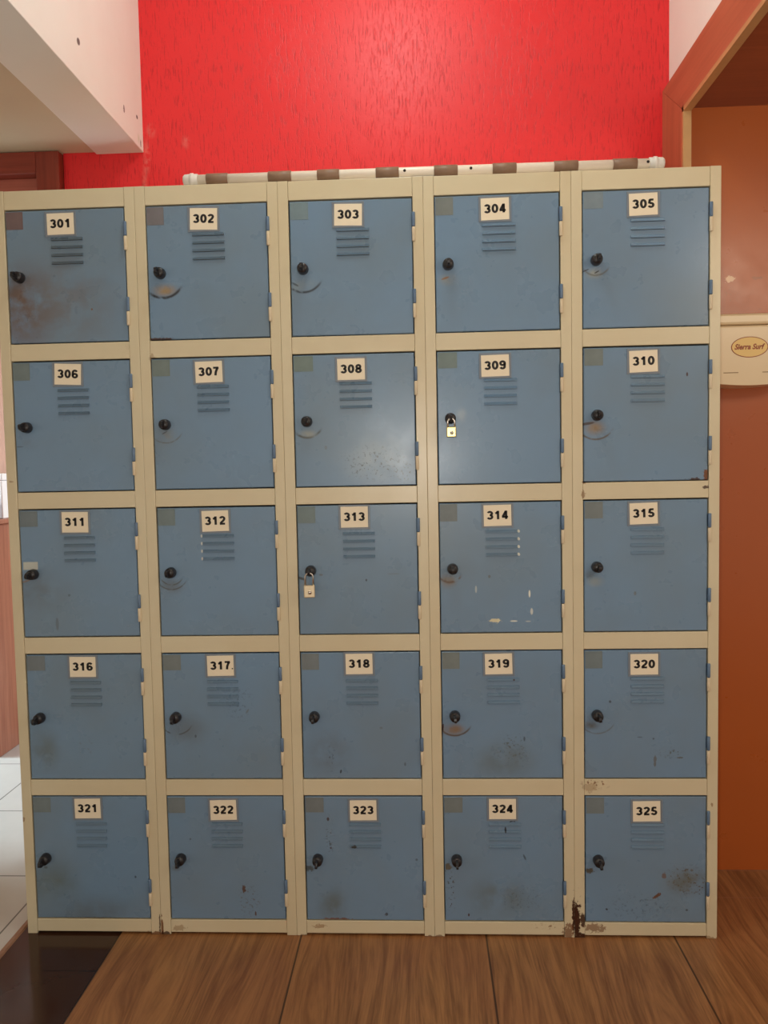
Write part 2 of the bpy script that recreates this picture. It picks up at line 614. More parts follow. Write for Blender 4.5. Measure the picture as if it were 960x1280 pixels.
# door frame of the hall doorway, far left
mb = MB()
mb.box(-0.100, -0.027, BACK - 0.03, BACK + 0.15, 0.0, 2.203, m_frame_wood_v, 0.003)
mb.box(-1.30, -0.100, BACK - 0.03, BACK + 0.15, 2.137, 2.203, m_frame_wood, 0.003)
mb.box(-1.50, -1.30, BACK - 0.03, BACK + 0.15, 0.0, 2.203, m_frame_wood_v, 0.003)
mb.box(-1.30, -0.100, BACK + 0.01, BACK + 0.06, 2.085, 2.137, m_trans_wood, 0.002)
struct(mb, 'door_1', 'dark red wooden door frame at the upper left corner')

# ------------------------------------------------------------------ lockers
CW, H = 0.36, 1.93
ST = 0.026                       # stile width
ZT, RP, DH = 1.8831, 0.3771, 0.3349   # top of first opening, row pitch, opening height
OW = CW - 2 * ST
CREAM = srgb(216, 203, 172)
RUST, DRUST, BRN = srgb(116, 70, 38), srgb(66, 36, 22), srgb(140, 100, 60)
BLUE = srgb(114, 142, 170)
GREY = srgb(96, 98, 96)
INK = srgb(42, 44, 50)
TAN = srgb(156, 132, 98)
WHT = srgb(228, 226, 214)

frame_stains = {
    0: [(0.357, 0.02, 0.004, 0.05, DRUST, 'rust', 0.9), (0.003, 0.31, 0.006, 0.012, BRN, 'rust', 0.7), (0.012, 1.20, 0.01, 0.004, BRN, 'rust', 0.6),
        (0.345, 0.0, 0.03, 0.012, RUST, 'rust', 0.9)],
    1: [(0.003, 0.02, 0.006, 0.06, RUST, 'rust', 0.9), (0.012, 0.0, 0.03, 0.014, DRUST, 'rust', 0.9), (0.05, 0.018, 0.03, 0.014, BRN, 'rust', 0.5),
        (0.03, 1.505, 0.012, 0.02, BRN, 'rust', 0.5)],
    2: [(0.345, 0.0, 0.02, 0.006, RUST, 'rust', 0.8), (0.06, 0.025, 0.03, 0.01, BRN, 'rust', 0.6), (0.02, 0.0, 0.02, 0.008, RUST, 'rust', 0.7)],
    3: [(0.357, 0.05, 0.006, 0.09, DRUST, 'rust', 1.0), (0.345, 0.01, 0.022, 0.05, RUST, 'rust', 0.8), (0.29, 0.03, 0.05, 0.012, BRN, 'speck', 0.8),
        (0.01, 0.0, 0.02, 0.008, RUST, 'rust', 0.7)],
    4: [(0.004, 0.045, 0.020, 0.095, DRUST, 'rust', 1.0), (0.020, 0.045, 0.013, 0.03, DRUST, 'rust', 0.95), (0.05, 0.025, 0.045, 0.022, RUST, 'rust', 0.7),
        (0.012, 0.0, 0.035, 0.02, DRUST, 'rust', 1.0),
        (0.055, 0.405, 0.05, 0.018, RUST, 'speck', 0.9), (0.04, 0.395, 0.03, 0.02, BRN, 'rust', 0.4), (0.028, 1.172, 0.010, 0.008, RUST, 'rust', 0.9),
        (0.026, 1.145, 0.008, 0.02, BRN, 'rust', 0.7), (0.325, 1.155, 0.012, 0.008, DRUST, 'rust', 0.9), (0.335, 0.0, 0.04, 0.01, BRN, 'rust', 0.6),
        (0.345, 0.35, 0.006, 0.01, BRN, 'rust', 0.7)],
}


def frame_material(ci):
    return stained('cream_locker_paint', CREAM, frame_stains[ci], 0, 2, 0.31, (0.30, srgb(196, 172, 130)), 0.5, ci + 1.0)


# door stains and painted reflections, metres from the lower left corner of the door opening
KX, KZ = 0.034, 0.166
OW2 = OW
door_stains_glare = {
    301: [(0.03, 0.09, 0.11, 0.14, srgb(104, 72, 52), 'soft', 1.0), (0.12, 0.10, 0.22, 0.16, srgb(112, 100, 92), 'soft', 0.6), (0.215, 0.083, 0.003, 0.003, srgb(110, 70, 40), 'solid', 0.9)],  # soft brown blobs also carry a warm room reflection as colour
    302: [(0.045, 0.125, 0.045, 0.022, TAN, 'soft', 1.0), (0.04, 0.158, 0.052, 0.006, INK, 'arc', 1.0), (0.02, 0.004, 0.06, 0.006, DRUST, 'rust', 0.9)],
    303: [(0.04, 0.125, 0.045, 0.022, srgb(146, 152, 148), 'soft', 0.9), (0.034, 0.160, 0.050, 0.005, INK, 'arc', 0.9), (0.012, 0.13, 0.012, 0.003, INK, 'solid', 0.6, -0.5)],
    304: [(0.035, 0.130, 0.035, 0.02, srgb(150, 150, 140), 'soft', 0.7), (0.026, 0.134, 0.012, 0.003, BRN, 'solid', 0.8, 0.3)],
    305: [(0.03, 0.135, 0.028, 0.020, srgb(165, 165, 150), 'soft', 0.8), (0.034, 0.166, 0.036, 0.004, GREY, 'arc', 0.8), (0.008, 0.142, 0.012, 0.002, INK, 'solid', 0.8, 0.4), (0.036, 0.138, 0.008, 0.002, INK, 'solid', 0.8, 0.5)],
    306: [(0.04, 0.125, 0.03, 0.02, GREY, 'soft', 0.4), (0.012, 0.118, 0.012, 0.002, INK, 'solid', 0.5)],
    307: [(0.03, 0.14, 0.04, 0.04, srgb(128, 128, 122), 'soft', 0.8), (0.034, 0.166, 0.046, 0.003, GREY, 'arc', 0.8), (0.03, 0.146, 0.010, 0.002, INK, 'solid', 0.6, 0.5)],
    308: [(0.20, 0.07, 0.12, 0.09, srgb(150, 164, 172), 'soft', 0.6), (0.20, 0.06, 0.11, 0.06, srgb(70, 78, 84), 'speck', 0.9), (0.28, 0.03, 0.04, 0.04, srgb(80, 84, 84), 'speck', 0.9),  # pale soft blob is flash glare painted in; dark specks are wear
          (0.034, 0.166, 0.040, 0.005, srgb(60, 62, 52), 'arc', 0.9), (0.035, 0.135, 0.03, 0.015, srgb(160, 162, 150), 'soft', 0.8), (0.08, 0.10, 0.004, 0.006, GREY, 'solid', 0.5)],
    309: [(0.06, 0.175, 0.02, 0.03, srgb(170, 182, 190), 'soft', 0.6)],
    310: [(0.028, 0.135, 0.040, 0.026, srgb(142, 122, 98), 'soft', 1.0), (0.032, 0.155, 0.048, 0.004, srgb(92, 76, 58), 'arc', 0.9), (0.010, 0.146, 0.022, 0.004, srgb(80, 55, 38), 'solid', 0.8, 0.15),
          (0.254, 0.262, 0.003, 0.006, DRUST, 'solid', 0.9), (0.300, 0.012, 0.012, 0.022, RUST, 'rust', 1.0), (0.27, 0.004, 0.035, 0.007, DRUST, 'rust', 0.9)],
    311: [(0.05, 0.12, 0.10, 0.07, GREY, 'soft', 0.55), (0.09, 0.035, 0.005, 0.02, srgb(82, 80, 72), 'solid', 0.4), (0.125, 0.11, 0.004, 0.004, INK, 'solid', 0.5), (0.012, 0.148, 0.016, 0.003, BRN, 'solid', 0.6, 0.3)],
    312: [(0.03, 0.13, 0.05, 0.03, GREY, 'soft', 0.6), (0.034, 0.166, 0.044, 0.003, srgb(74, 72, 66), 'arc', 0.8), (0.034, 0.166, 0.032, 0.003, srgb(74, 72, 66), 'arc', 0.8), (0.034, 0.05, 0.006, 0.004, srgb(160, 120, 90), 'solid', 0.0)]
         + [(0.1155, 0.259 - i * 0.0195, 0.003, 0.005, WHT, 'solid', 0.7) for i in range(4)],
    313: [(0.010, 0.146, 0.014, 0.004, srgb(58, 52, 44), 'solid', 0.8, -0.3), (0.02, 0.125, 0.02, 0.02, srgb(150, 152, 146), 'soft', 0.7), (0.060, 0.155, 0.006, 0.003, GREY, 'solid', 0.7),
          (0.175, 0.140, 0.003, 0.004, INK, 'solid', 0.8), (0.245, 0.155, 0.02, 0.0015, GREY, 'solid', 0.5)],
    314: [(0.022, 0.135, 0.03, 0.025, srgb(128, 112, 92), 'soft', 1.0), (0.026, 0.166, 0.034, 0.005, srgb(96, 74, 58), 'arc', 0.9), (0.126, 0.145, 0.004, 0.005, GREY, 'solid', 0.7),
          (0.092, 0.113, 0.003, 0.011, srgb(200, 206, 200), 'solid', 0.6), (0.226, 0.100, 0.003, 0.011, WHT, 'solid', 0.95), (0.231, 0.055, 0.004, 0.010, WHT, 'solid', 0.7),
          (0.140, 0.033, 0.028, 0.008, srgb(226, 214, 176), 'rust', 0.9), (0.186, 0.031, 0.011, 0.0022, WHT, 'solid', 0.9), (0.222, 0.030, 0.008, 0.0018, WHT, 'solid', 0.5)]
         + [(0.200, 0.259 - i * 0.0195, 0.004, 0.005, WHT, 'solid', 0.85, 0.6) for i in range(4)],
    315: [(0.02, 0.145, 0.024, 0.018, srgb(82, 92, 98), 'soft', 0.9), (0.03, 0.13, 0.03, 0.02, srgb(150, 152, 140), 'soft', 0.6), (0.128, 0.098, 0.004, 0.006, GREY, 'solid', 0.7),
          (0.02, 0.318, 0.004, 0.006, srgb(120, 80, 60), 'solid', 0.7)],
    316: [(0.04, 0.08, 0.06, 0.08, srgb(96, 100, 88), 'soft', 0.6), (0.01, 0.155, 0.006, 0.008, srgb(52, 60, 50), 'solid', 0.7), (0.15, 0.09, 0.03, 0.04, GREY, 'speck', 0.5)],
    317: [(0.06, 0.13, 0.08, 0.06, GREY, 'soft', 0.5), (0.034, 0.166, 0.046, 0.003, srgb(74, 72, 66), 'arc', 0.8), (0.083, 0.115, 0.003, 0.005, INK, 'solid', 0.6), (0.22, 0.18, 0.003, 0.008, GREY, 'solid', 0.6, -0.6),
          (0.20, 0.20, 0.05, 0.06, INK, 'speck', 0.4)],
    318: [(0.07, 0.07, 0.08, 0.08, GREY, 'soft', 0.5), (0.075, 0.055, 0.014, 0.05, INK, 'speck', 0.8), (0.099, 0.021, 0.003, 0.006, INK, 'solid', 0.8, -0.3), (0.265, 0.04, 0.003, 0.006, INK, 'solid', 0.5), (0.205, 0.135, 0.005, 0.004, GREY, 'solid', 0.5)],
    319: [(0.030, 0.130, 0.045, 0.022, srgb(132, 106, 78), 'soft', 1.0), (0.034, 0.160, 0.046, 0.004, srgb(84, 66, 44), 'arc', 0.9), (0.004, 0.135, 0.004, 0.022, DRUST, 'rust', 0.9), (0.18, 0.08, 0.06, 0.05, srgb(80, 86, 82), 'speck', 0.8),
          (0.16, 0.05, 0.10, 0.07, srgb(96, 104, 100), 'soft', 0.6), (0.185, 0.258, 0.003, 0.003, DRUST, 'solid', 0.9), (0.21, 0.105, 0.003, 0.007, INK, 'solid', 0.6)],
    320: [(0.02, 0.14, 0.03, 0.016, srgb(92, 90, 82), 'soft', 0.9), (0.034, 0.166, 0.048, 0.003, GREY, 'arc', 0.7), (0.066, 0.200, 0.004, 0.004, INK, 'solid', 0.7), (0.14, 0.108, 0.008, 0.002, INK, 'solid', 0.5), (0.174, 0.104, 0.003, 0.003, INK, 'solid', 0.6),
          (0.215, 0.068, 0.045, 0.018, srgb(80, 86, 80), 'speck', 0.8), (0.178, 0.045, 0.006, 0.03, srgb(96, 84, 62), 'rust', 0.6), (0.24, 0.055, 0.014, 0.004, srgb(84, 80, 66), 'rust', 0.7)],
    321: [(0.03, 0.14, 0.006, 0.004, INK, 'solid', 0.6), (0.05, 0.10, 0.10, 0.08, srgb(92, 100, 88), 'soft', 0.6), (0.27, 0.115, 0.003, 0.004, INK, 'solid', 0.7), (0.15, 0.002, 0.08, 0.006, DRUST, 'rust', 0.7), (0.15, 0.02, 0.17, 0.06, GREY, 'soft', 0.5)],
    322: [(0.02, 0.14, 0.02, 0.012, GREY, 'soft', 0.9), (0.197, 0.085, 0.010, 0.020, srgb(88, 60, 44), 'rust', 0.9), (0.226, 0.018, 0.004, 0.010, srgb(88, 60, 44), 'rust', 0.9), (0.21, 0.05, 0.04, 0.06, srgb(92, 84, 72), 'speck', 0.7), (0.06, 0.218, 0.003, 0.003, INK, 'solid', 0.6)],
    323: [(0.01, 0.14, 0.02, 0.014, srgb(70, 72, 66), 'rust', 0.8), (0.066, 0.23, 0.014, 0.07, srgb(66, 66, 60), 'speck', 1.0), (0.062, 0.272, 0.004, 0.006, DRUST, 'solid', 0.8), (0.068, 0.195, 0.005, 0.005, DRUST, 'rust', 0.8),
          (0.128, 0.199, 0.012, 0.008, srgb(64, 58, 48), 'rust', 0.9), (0.07, 0.04, 0.05, 0.07, srgb(92, 96, 84), 'soft', 0.7), (0.08, 0.004, 0.06, 0.008, RUST, 'rust', 0.8), (0.21, 0.018, 0.006, 0.006, INK, 'rust', 0.8), (0.29, 0.165, 0.004, 0.004, INK, 'solid', 0.6)],
    324: [(0.012, 0.145, 0.014, 0.012, srgb(96, 84, 62), 'rust', 0.9), (0.018, 0.08, 0.016, 0.08, srgb(70, 62, 48), 'speck', 1.0), (0.063, 0.018, 0.004, 0.010, DRUST, 'rust', 0.9), (0.16, 0.244, 0.003, 0.009, INK, 'solid', 0.9), (0.178, 0.268, 0.010, 0.0025, INK, 'solid', 0.9, 0.5),
          (0.181, 0.268, 0.006, 0.002, INK, 'solid', 0.9, -0.7), (0.208, 0.172, 0.003, 0.010, INK, 'solid', 0.6, 0.4), (0.14, 0.07, 0.12, 0.08, srgb(100, 106, 98), 'soft', 0.6), (0.20, 0.06, 0.08, 0.05, INK, 'speck', 0.4)],
    325: [(0.014, 0.138, 0.020, 0.010, srgb(84, 76, 60), 'rust', 0.9), (0.255, 0.115, 0.065, 0.050, srgb(88, 70, 40), 'speck', 1.0), (0.26, 0.11, 0.07, 0.05, srgb(98, 92, 70), 'soft', 0.9), (0.185, 0.073, 0.022, 0.008, srgb(104, 68, 44), 'rust', 0.95, 0.6),
          (0.215, 0.150, 0.012, 0.014, srgb(82, 58, 36), 'speck', 1.0), (0.20, 0.125, 0.010, 0.012, srgb(110, 78, 56), 'rust', 0.7), (0.29, 0.09, 0.02, 0.03, srgb(84, 62, 38), 'speck', 1.0), (0.055, 0.035, 0.005, 0.005, INK, 'rust', 0.9),
          (0.14, 0.04, 0.12, 0.05, INK, 'speck', 0.4), (0.258, 0.035, 0.004, 0.003, INK, 'solid', 0.7)],
}
patch_tone = {301: srgb(116, 96, 96), 302: srgb(120, 116, 120), 303: srgb(118, 138, 146), 305: srgb(122, 138, 148)}


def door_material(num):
    return stained('blue_locker_paint', BLUE, door_stains_glare[num], 0, 2, 0.29, (0.45, srgb(116, 124, 122)), 0.5, num - 300.0)


m_dark_in = plain('dark_locker_inside', srgb(70, 62, 52), 0.7)
m_knob = plain('black_knob_plastic', srgb(34, 30, 32), 0.38)
m_paper = plain('cream_label_card', srgb(240, 226, 200), 0.6, var=0.04)
m_ink = plain('black_label_ink', srgb(24, 18, 18), 0.6)
m_holder = plain('grey_card_holder', srgb(126, 134, 144), 0.45, var=0.1)
m_tape_white = plain('white_tape', srgb(190, 192, 184), 0.5)
m_hinge_b = plain('blue_hinge_paint', srgb(98, 122, 150), 0.4)
m_hinge_c = plain('cream_hinge_paint', srgb(222, 204, 174), 0.4)

# --- shared meshes -------------------------------------------------------
GAP = 0.0025
DX0, DX1 = GAP, OW - GAP
DZ0, DZ1 = GAP, DH - GAP - 0.001
VX0, VX1 = 0.1185, 0.199
VZ = [0.2555, 0.2360, 0.2165, 0.1970]      # lower lips of the louvres
VH = 0.0052


def door_mesh():
    """pressed steel door: hollow pan with rounded edge and four hooded louvres"""
    b = MB()
    m = m_dark_in              # slot 0 is overridden per door
    mi = b._mi(m)
    bm = b.bm
    yf, e = 0.0015, 0.0018
    xs = [DX0 + e, VX0, VX1, DX1 - e]
    zs = [DZ0 + e]
    for z in reversed(VZ):
        zs += [z, z + VH]
    zs.append(DZ1 - e)
    V = {}

    def v(x, y, z):
        key = (round(x, 5), round(y, 5), round(z, 5))
        if key not in V:
            V[key] = bm.verts.new((x, y, z))
        return V[key]

    def q(*p):
        f = bm.faces.new([v(*a) for a in p])
        f.material_index = mi
        return f
    for i in range(3):
        for j in range(len(zs) - 1):
            slot = i == 1 and any(abs(zs[j] - z) < 1e-6 for z in VZ)
            if slot:
                continue
            q((xs[i], yf, zs[j]), (xs[i + 1], yf, zs[j]), (xs[i + 1], yf, zs[j + 1]), (xs[i], yf, zs[j + 1]))
    # rounded rim then returned sides
    inner = [(xs[0], zs[0]), (xs[-1], zs[0]), (xs[-1], zs[-1]), (xs[0], zs[-1])]
    outer = [(DX0, DZ0), (DX1, DZ0), (DX1, DZ1), (DX0, DZ1)]
    for i in range(4):
        j = (i + 1) % 4
        a, c = inner[i], inner[j]
        o, p = outer[i], outer[j]
        f = bm.faces.new([bm.verts.new((a[0], yf, a[1])), bm.verts.new((c[0], yf, c[1])), bm.verts.new((p[0], yf + e, p[1])), bm.verts.new((o[0], yf + e, o[1]))])
        f.material_index = mi
        f = bm.faces.new([bm.verts.new((o[0], yf + e, o[1])), bm.verts.new((p[0], yf + e, p[1])), bm.verts.new((p[0], 0.018, p[1])), bm.verts.new((o[0], 0.018, o[1]))])
        f.material_index = mi
    # hoods
    for z in VZ:
        top = z + VH + 0.002
        n = 6
        prev = None
        for s in range(n + 1):
            t = s / n
            y = yf - 0.0038 * math.sin(t * math.pi / 2)
            zz = top - (top - z) * (1 - math.cos(t * math.pi / 2)) - 0.0
            a, c = (VX0, y, zz), (VX1, y, zz)
            if prev:
                f = q(prev[0], prev[1], c, a)
                f.smooth = True
                for side in (0, 1):
                    x = (VX0, VX1)[side]
                    q((x, yf, prev[0][2]), prev[side], (a, c)[side], (x, yf, zz)) if abs(prev[0][1] - yf) > 1e-6 else \
                        q((x, yf, prev[0][2]), (a, c)[side], (x, yf, zz))
            prev = (a, c)
    return b.mesh('door', normals=False)


def knob_mesh():
    b = MB()
    rot = Matrix.Rotation(math.radians(90), 4, 'X')      # local z -> -y
    b.lathe([(0.0, 0.0), (0.0138, 0.0), (0.0140, 0.004), (0.0133, 0.011), (0.0126, 0.018), (0.0112, 0.021), (0.0, 0.0215)], m_knob, 28, rot)
    # lug with an eye for a padlock, standing out from the knob
    prof = [(-0.020, 0.0085), (-0.030, 0.0085), (-0.038, 0.0078), (-0.0435, 0.0050), (-0.0450, 0.0),
            (-0.0435, -0.0050), (-0.038, -0.0078), (-0.030, -0.0085), (-0.020, -0.0085)]
    hole = [(-0.0345 + 0.0042 * math.cos(2 * math.pi * k / 16), 0.0042 * math.sin(2 * math.pi * k / 16)) for k in range(16)]
    bm = b.bm
    mi = b._mi(m_knob)
    for x in (-0.003, 0.003):
        ov = [bm.verts.new((x, u, v)) for u, v in prof]
        hv = [bm.verts.new((x, u, v)) for u, v in hole]
        es = [bm.edges.new((ov[i], ov[(i + 1) % len(ov)])) for i in range(len(ov))]
        es += [bm.edges.new((hv[i], hv[(i + 1) % 16])) for i in range(16)]
        g = bmesh.ops.triangle_fill(bm, use_beauty=True, edges=es)
        for f in g['geom']:
            if isinstance(f, bmesh.types.BMFace):
                f.material_index = mi
        if x < 0:
            o0, h0 = ov, hv
        else:
            for A, B in ((o0, ov), (h0, hv)):
                for i in range(len(A)):
                    j = (i + 1) % len(A)
                    f = bm.faces.new([A[i], A[j], B[j], B[i]])
                    f.material_index = mi
    return b.mesh('lock_knob')


def hinge_mesh():
    b = MB()
    b.lathe([(0.0, 0.0), (0.0035, 0.0), (0.0041, 0.001), (0.0041, 0.0335), (0.0035, 0.0345), (0.0, 0.0345)], m_hinge_c, 14)
    b.lathe([(0.0, 0.0358), (0.0035, 0.0358), (0.0041, 0.0368), (0.0041, 0.069), (0.0035, 0.070), (0.0, 0.070)], m_hinge_b, 14)
    b.lathe([(0.0, 0.034), (0.0028, 0.034), (0.0028, 0.0365), (0.0, 0.0365)], m_knob, 10)
    b.box(-0.0012, 0.0012, 0.003, 0.016, 0.002, 0.033, m_hinge_c)
    b.box(-0.0012, 0.0012, 0.003, 0.016, 0.0375, 0.068, m_hinge_b)
    return b.mesh('hinge')


def holder_mesh():
    """folded sheet frame that the number card slides into"""
    b = MB()
    w2, h = 0.0398, 0.0310
    b.box(-w2, w2, -0.0005, 0.0, -h, h, m_holder)
    b.box(-w2, -w2 + 0.004, -0.0022, -0.0005, -h, h, m_holder, 0.0006)
    b.box(w2 - 0.004, w2, -0.0022, -0.0005, -h, h, m_holder, 0.0006)
    b.box(-w2 + 0.004, w2 - 0.004, -0.0022, -0.0005, -h, -h + 0.0035, m_holder, 0.0006)
    return b.mesh('card_holder')


ME_DOOR, ME_KNOB, ME_HINGE, ME_HOLD = door_mesh(), knob_mesh(), hinge_mesh(), holder_mesh()


def mesh_obj(name, me, parent, loc, rot=None):
    o = bpy.data.objects.new(name, me)
    C.objects.link(o)
    o.parent = parent
    o.location = loc
    if rot:
        o.rotation_euler = rot
    return o


def frame_mesh(ci):
    """welded cream carcass: sides, back, shelves, stiles and rails"""
    m = frame_material(ci)
    b = MB()
    g = 0.0002
    x0, x1 = g, CW - g
    for a, c in ((x0, ST), (CW - ST, x1)):
        b.box(a, c, 0.0, 0.020, 0.0, H, m, 0.0012)
    rails = [(ZT, H - 0.0003)]
    for r in range(4):
        rails.append((ZT - (r + 1) * RP, ZT - r * RP - DH))
    rails.append((0.006, ZT - 4 * RP - DH))
    for z0, z1 in rails:
        b.box(ST + 0.0004, CW - ST - 0.0004, 0.0012, 0.020, z0, z1, m, 0.0012)
    b.box(x0, x0 + 0.0012, 0.018, 0.43, 0.004, H - 0.001, m)
    b.box(x1 - 0.0012, x1, 0.018, 0.43, 0.004, H - 0.001, m)
    b.box(x0, x1, 0.4288, 0.43, 0.004, H - 0.001, m)
    b.box(x0, x1, 0.010, 0.43, H - 0.0013, H, m)
    for r in range(5):
        z = ZT - r * RP - DH - 0.004
        b.box(x0, x1, 0.019, 0.429, z - 0.0012, z, m)
    # folded feet at the back
    for a in (x0, x1 - 0.03):
        b.box(a, a + 0.03, 0.39, 0.43, 0.0, 0.006, m)
    return b.mesh('locker_frame')


col_words = ['leftmost locker column, beside the hall doorway, doors numbered 301 to 321',
             'second locker column from the left, doors numbered 302 to 322',
             'middle locker column with a padlock on its third door, doors numbered 303 to 323',
             'fourth locker column with a brass padlock on its second door, doors numbered 304 to 324',
             'rightmost locker column with rusty lower corner, doors numbered 305 to 325']
door_note = {301: 'brown stain and painted warm reflection below the knob', 302: 'tan scuff below the knob', 303: 'scratched arc below the knob', 308: 'speckled worn patch with painted flash glare at lower right',
             310: 'rust at the lower right corner', 311: 'white tape beside the knob', 312: 'white chips beside the louvres', 314: 'white paint chips',
             318: 'scratches at lower left', 319: 'tan scuff below the knob', 322: 'small rust spots', 323: 'column of dark specks at left',
             324: 'ink scribble by the louvres', 325: 'rusty patch at lower right'}
plate_pos = [[0.144, 0.2965], [0.148, 0.2965], [0.148, 0.2955], [0.150, 0.297], [0.148, 0.2965], [0.146, 0.299], [0.149, 0.296], [0.148, 0.294],
             [0.146, 0.294], [0.148, 0.296], [0.149, 0.299], [0.152, 0.297], [0.148, 0.301], [0.148, 0.299], [0.149, 0.298], [0.152, 0.300],
             [0.154, 0.300], [0.152, 0.302], [0.147, 0.299], [0.151, 0.295], [0.150, 0.300], [0.150, 0.296], [0.154, 0.296], [0.153, 0.299], [0.156, 0.294]]
plate_tilt = [0.5, -1.5, -1.2, 0.8, 1.2, -2.5, 0.8, 0.3, 1.0, 1.6, -0.6, 1.2, 0.2, 0.8, 1.5, 0.0, 0.9, 0.4, 0.8, 0.2, 0.5, 1.0, 0.4, 0.0, 0.8]

columns = []
for ci in range(5):
    col = empty('locker_column', (ci * CW, 0, 0), 'cream and blue steel ' + col_words[ci], 'lockers', 'steel locker columns in a row')
    columns.append(col)
    mesh_obj('locker_frame', frame_mesh(ci), col, (0, 0, 0))['label'] = 'cream painted carcass'
    for ri in range(5):
        num = 301 + ri * 5 + ci
        zb = ZT - ri * RP - DH
        d = mesh_obj('door', ME_DOOR, col, (ST, 0, zb))
        d.material_slots[0].link = 'OBJECT'
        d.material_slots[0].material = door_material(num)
        d['label'] = 'blue louvred door numbered %d' % num + (' with ' + door_note[num] if num in door_note else '')
        # slight sag of the old doors, within the opening
        d.rotation_euler = (0, math.radians(random.uniform(-0.12, 0.12)), 0)
        k = mesh_obj('lock_knob', ME_KNOB, d, (KX + random.uniform(-0.001, 0.001), 0.0015, KZ))
        k['label'] = 'black twist knob with padlock lug'
        if num not in (309, 313):
            k.rotation_euler = (0, math.radians(random.uniform(-9, 9)), 0)
        mesh_obj('hinge', ME_HINGE, d, (OW + 0.0012, -0.0026, 0.226))
        mesh_obj('hinge', ME_HINGE, d, (OW + 0.0012, -0.0026, 0.040))
        px, pz = plate_pos[ri * 5 + ci]
        mesh_obj('card_holder', ME_HOLD, d, (px, 0.0015, pz))
        pb = MB()
        pb.box(-0.0345, 0.0345, -0.0004, 0.0004, -0.0264, 0.0264, m_paper, 0.0002)
        pb.digits(str(num), m_ink, (0.0, -0.0006, 0.001), 0.0530, 0.0212)
        if num == 317:
            pb.box(0.0292, 0.0325, -0.0006, -0.0004, -0.0096, -0.0064, m_ink)
        p = pb.obj('number_plate', d, (px, 0.0004, pz))
        p.rotation_euler = (0, math.radians(-plate_tilt[ri * 5 + ci]), 0)
        p['label'] = 'cream card with black number %d' % num
        tp = MB()
        tone = patch_tone.get(num, srgb(117 + random.randint(-3, 3), 127 + random.randint(-3, 3), 128 + random.randint(-3, 3)))
        mt = plain('old_tape_patch', tone, 0.5, var=0.25, scale=40)
        hh = random.uniform(-0.003, 0.003)
        tp.box(0.0045, 0.050 + hh, 0.0010, 0.0017, DZ1 - 0.043 + hh, DZ1 - 0.002, mt)
        tp.obj('tape_patch', d)['label'] = 'grey patch of old tape'
        if num == 311:
            tw = MB()
            tw.box(0.008, 0.046, 0.0008, 0.0017, 0.178, 0.198, m_tape_white)
            tw.obj('tape_strip', d)['label'] = 'white tape strip above the knob'

# ------------------------------------------------------------------ padlocks
m_brass = plain('brass', srgb(232, 212, 146), 0.30, 0.9, var=0.15)
m_dull = plain('dull_brass', srgb(226, 208, 176), 0.42, 0.55, var=0.25)
m_steel = plain('shackle_steel', srgb(200, 190, 180), 0.28, 1.0)


def padlock(ci, ri, body_w, body_h, drop, mat, label, yaw):
    zb = ZT - ri * RP - DH
    ex, ey, ez = ci * CW + ST + KX, 0.0015 - 0.0345, zb + KZ      # eye of the lug
    rs = 0.0022
    zi = ez - 0.0042 + rs                     # top of shackle rests in the eye
    hw = body_w * 0.36
    top = zi - drop
    o = empty('padlock', (ex, ey, top - body_h), label, 'padlock', 'padlocks on the locker doors')
    o.rotation_euler = (0, 0, math.radians(yaw))
    b = MB()
    b.box(-body_w / 2, body_w / 2, -0.0055, 0.0055, 0.0, body_h, mat, 0.0022)
    b.lathe([(0.0, 0.0), (0.0045, 0.0), (0.0045, 0.0012), (0.0, 0.0012)], m_steel, 16, Matrix.Translation((0.001, -0.0055, body_h * .42)) @ Matrix.Rotation(math.radians(90), 4, 'X'))
    b.obj('lock_body', o)
    pts = [(-hw, 0, body_h - 0.002), (-hw, 0, body_h + drop - hw)]
    for i in range(1, 12):
        a = math.pi * (1 - i / 12)
        pts.append((hw * math.cos(a), 0, body_h + drop - hw + hw * math.sin(a)))
    pts += [(hw, 0, body_h + drop - hw), (hw, 0, body_h - 0.002)]
    MB().tube(pts, rs, m_steel, 10).obj('shackle', o)['label'] = 'steel shackle'


padlock(3, 1, 0.0235, 0.0255, 0.020, m_brass, 'shiny brass padlock hanging from the knob of door 309', 0)
padlock(2, 2, 0.0275, 0.0310, 0.030, m_dull, 'dull worn padlock with long shackle hanging from the knob of door 313', 8)

# ------------------------------------------------------------------ pipe lying on the lockers
m_pvc = plain('white_pvc', srgb(240, 228, 212), 0.35, var=0.05)
m_brown = plain('brown_tape_wrap', srgb(140, 110, 88), 0.5, var=0.2, scale=50)
m_cap = plain('white_cap_plastic', srgb(226, 220, 212), 0.4, var=0.06)
m_hole = plain('dark_drill_hole', srgb(26, 20, 18), 0.8)
PR = 0.0128
SR = 0.0148
pz = H + 0.0172
pipe = empty('plastic_pipe', (0.0, 0.022, pz), 'white plastic pipe banded with brown tape lying along the locker tops', 'pipe')
RX = Matrix.Rotation(math.radians(90), 4, 'Y')
brk = [0.516, 0.539, 0.594, 0.695, 0.754, 0.818, 0.874, 0.964, 1.022, 1.108, 1.167, 1.252, 1.311, 1.402, 1.461, 1.545, 1.604, 1.633]
b = MB()
b.lathe([(0.0, 0.49), (PR, 0.49), (PR, 1.66), (0.0, 1.66)], m_pvc, 24, RX)
for hx in (1.036, 1.199, 1.628):
    b.lathe([(0.0, 0.0), (0.0034, 0.0), (0.0034, 0.0014), (0.0, 0.0014)], m_hole, 14,
            Matrix.Translation((hx, -PR + 0.0006, 0.001)) @ Matrix.Rotation(math.radians(90), 4, 'X'))
b.obj('pipe_tube', pipe)
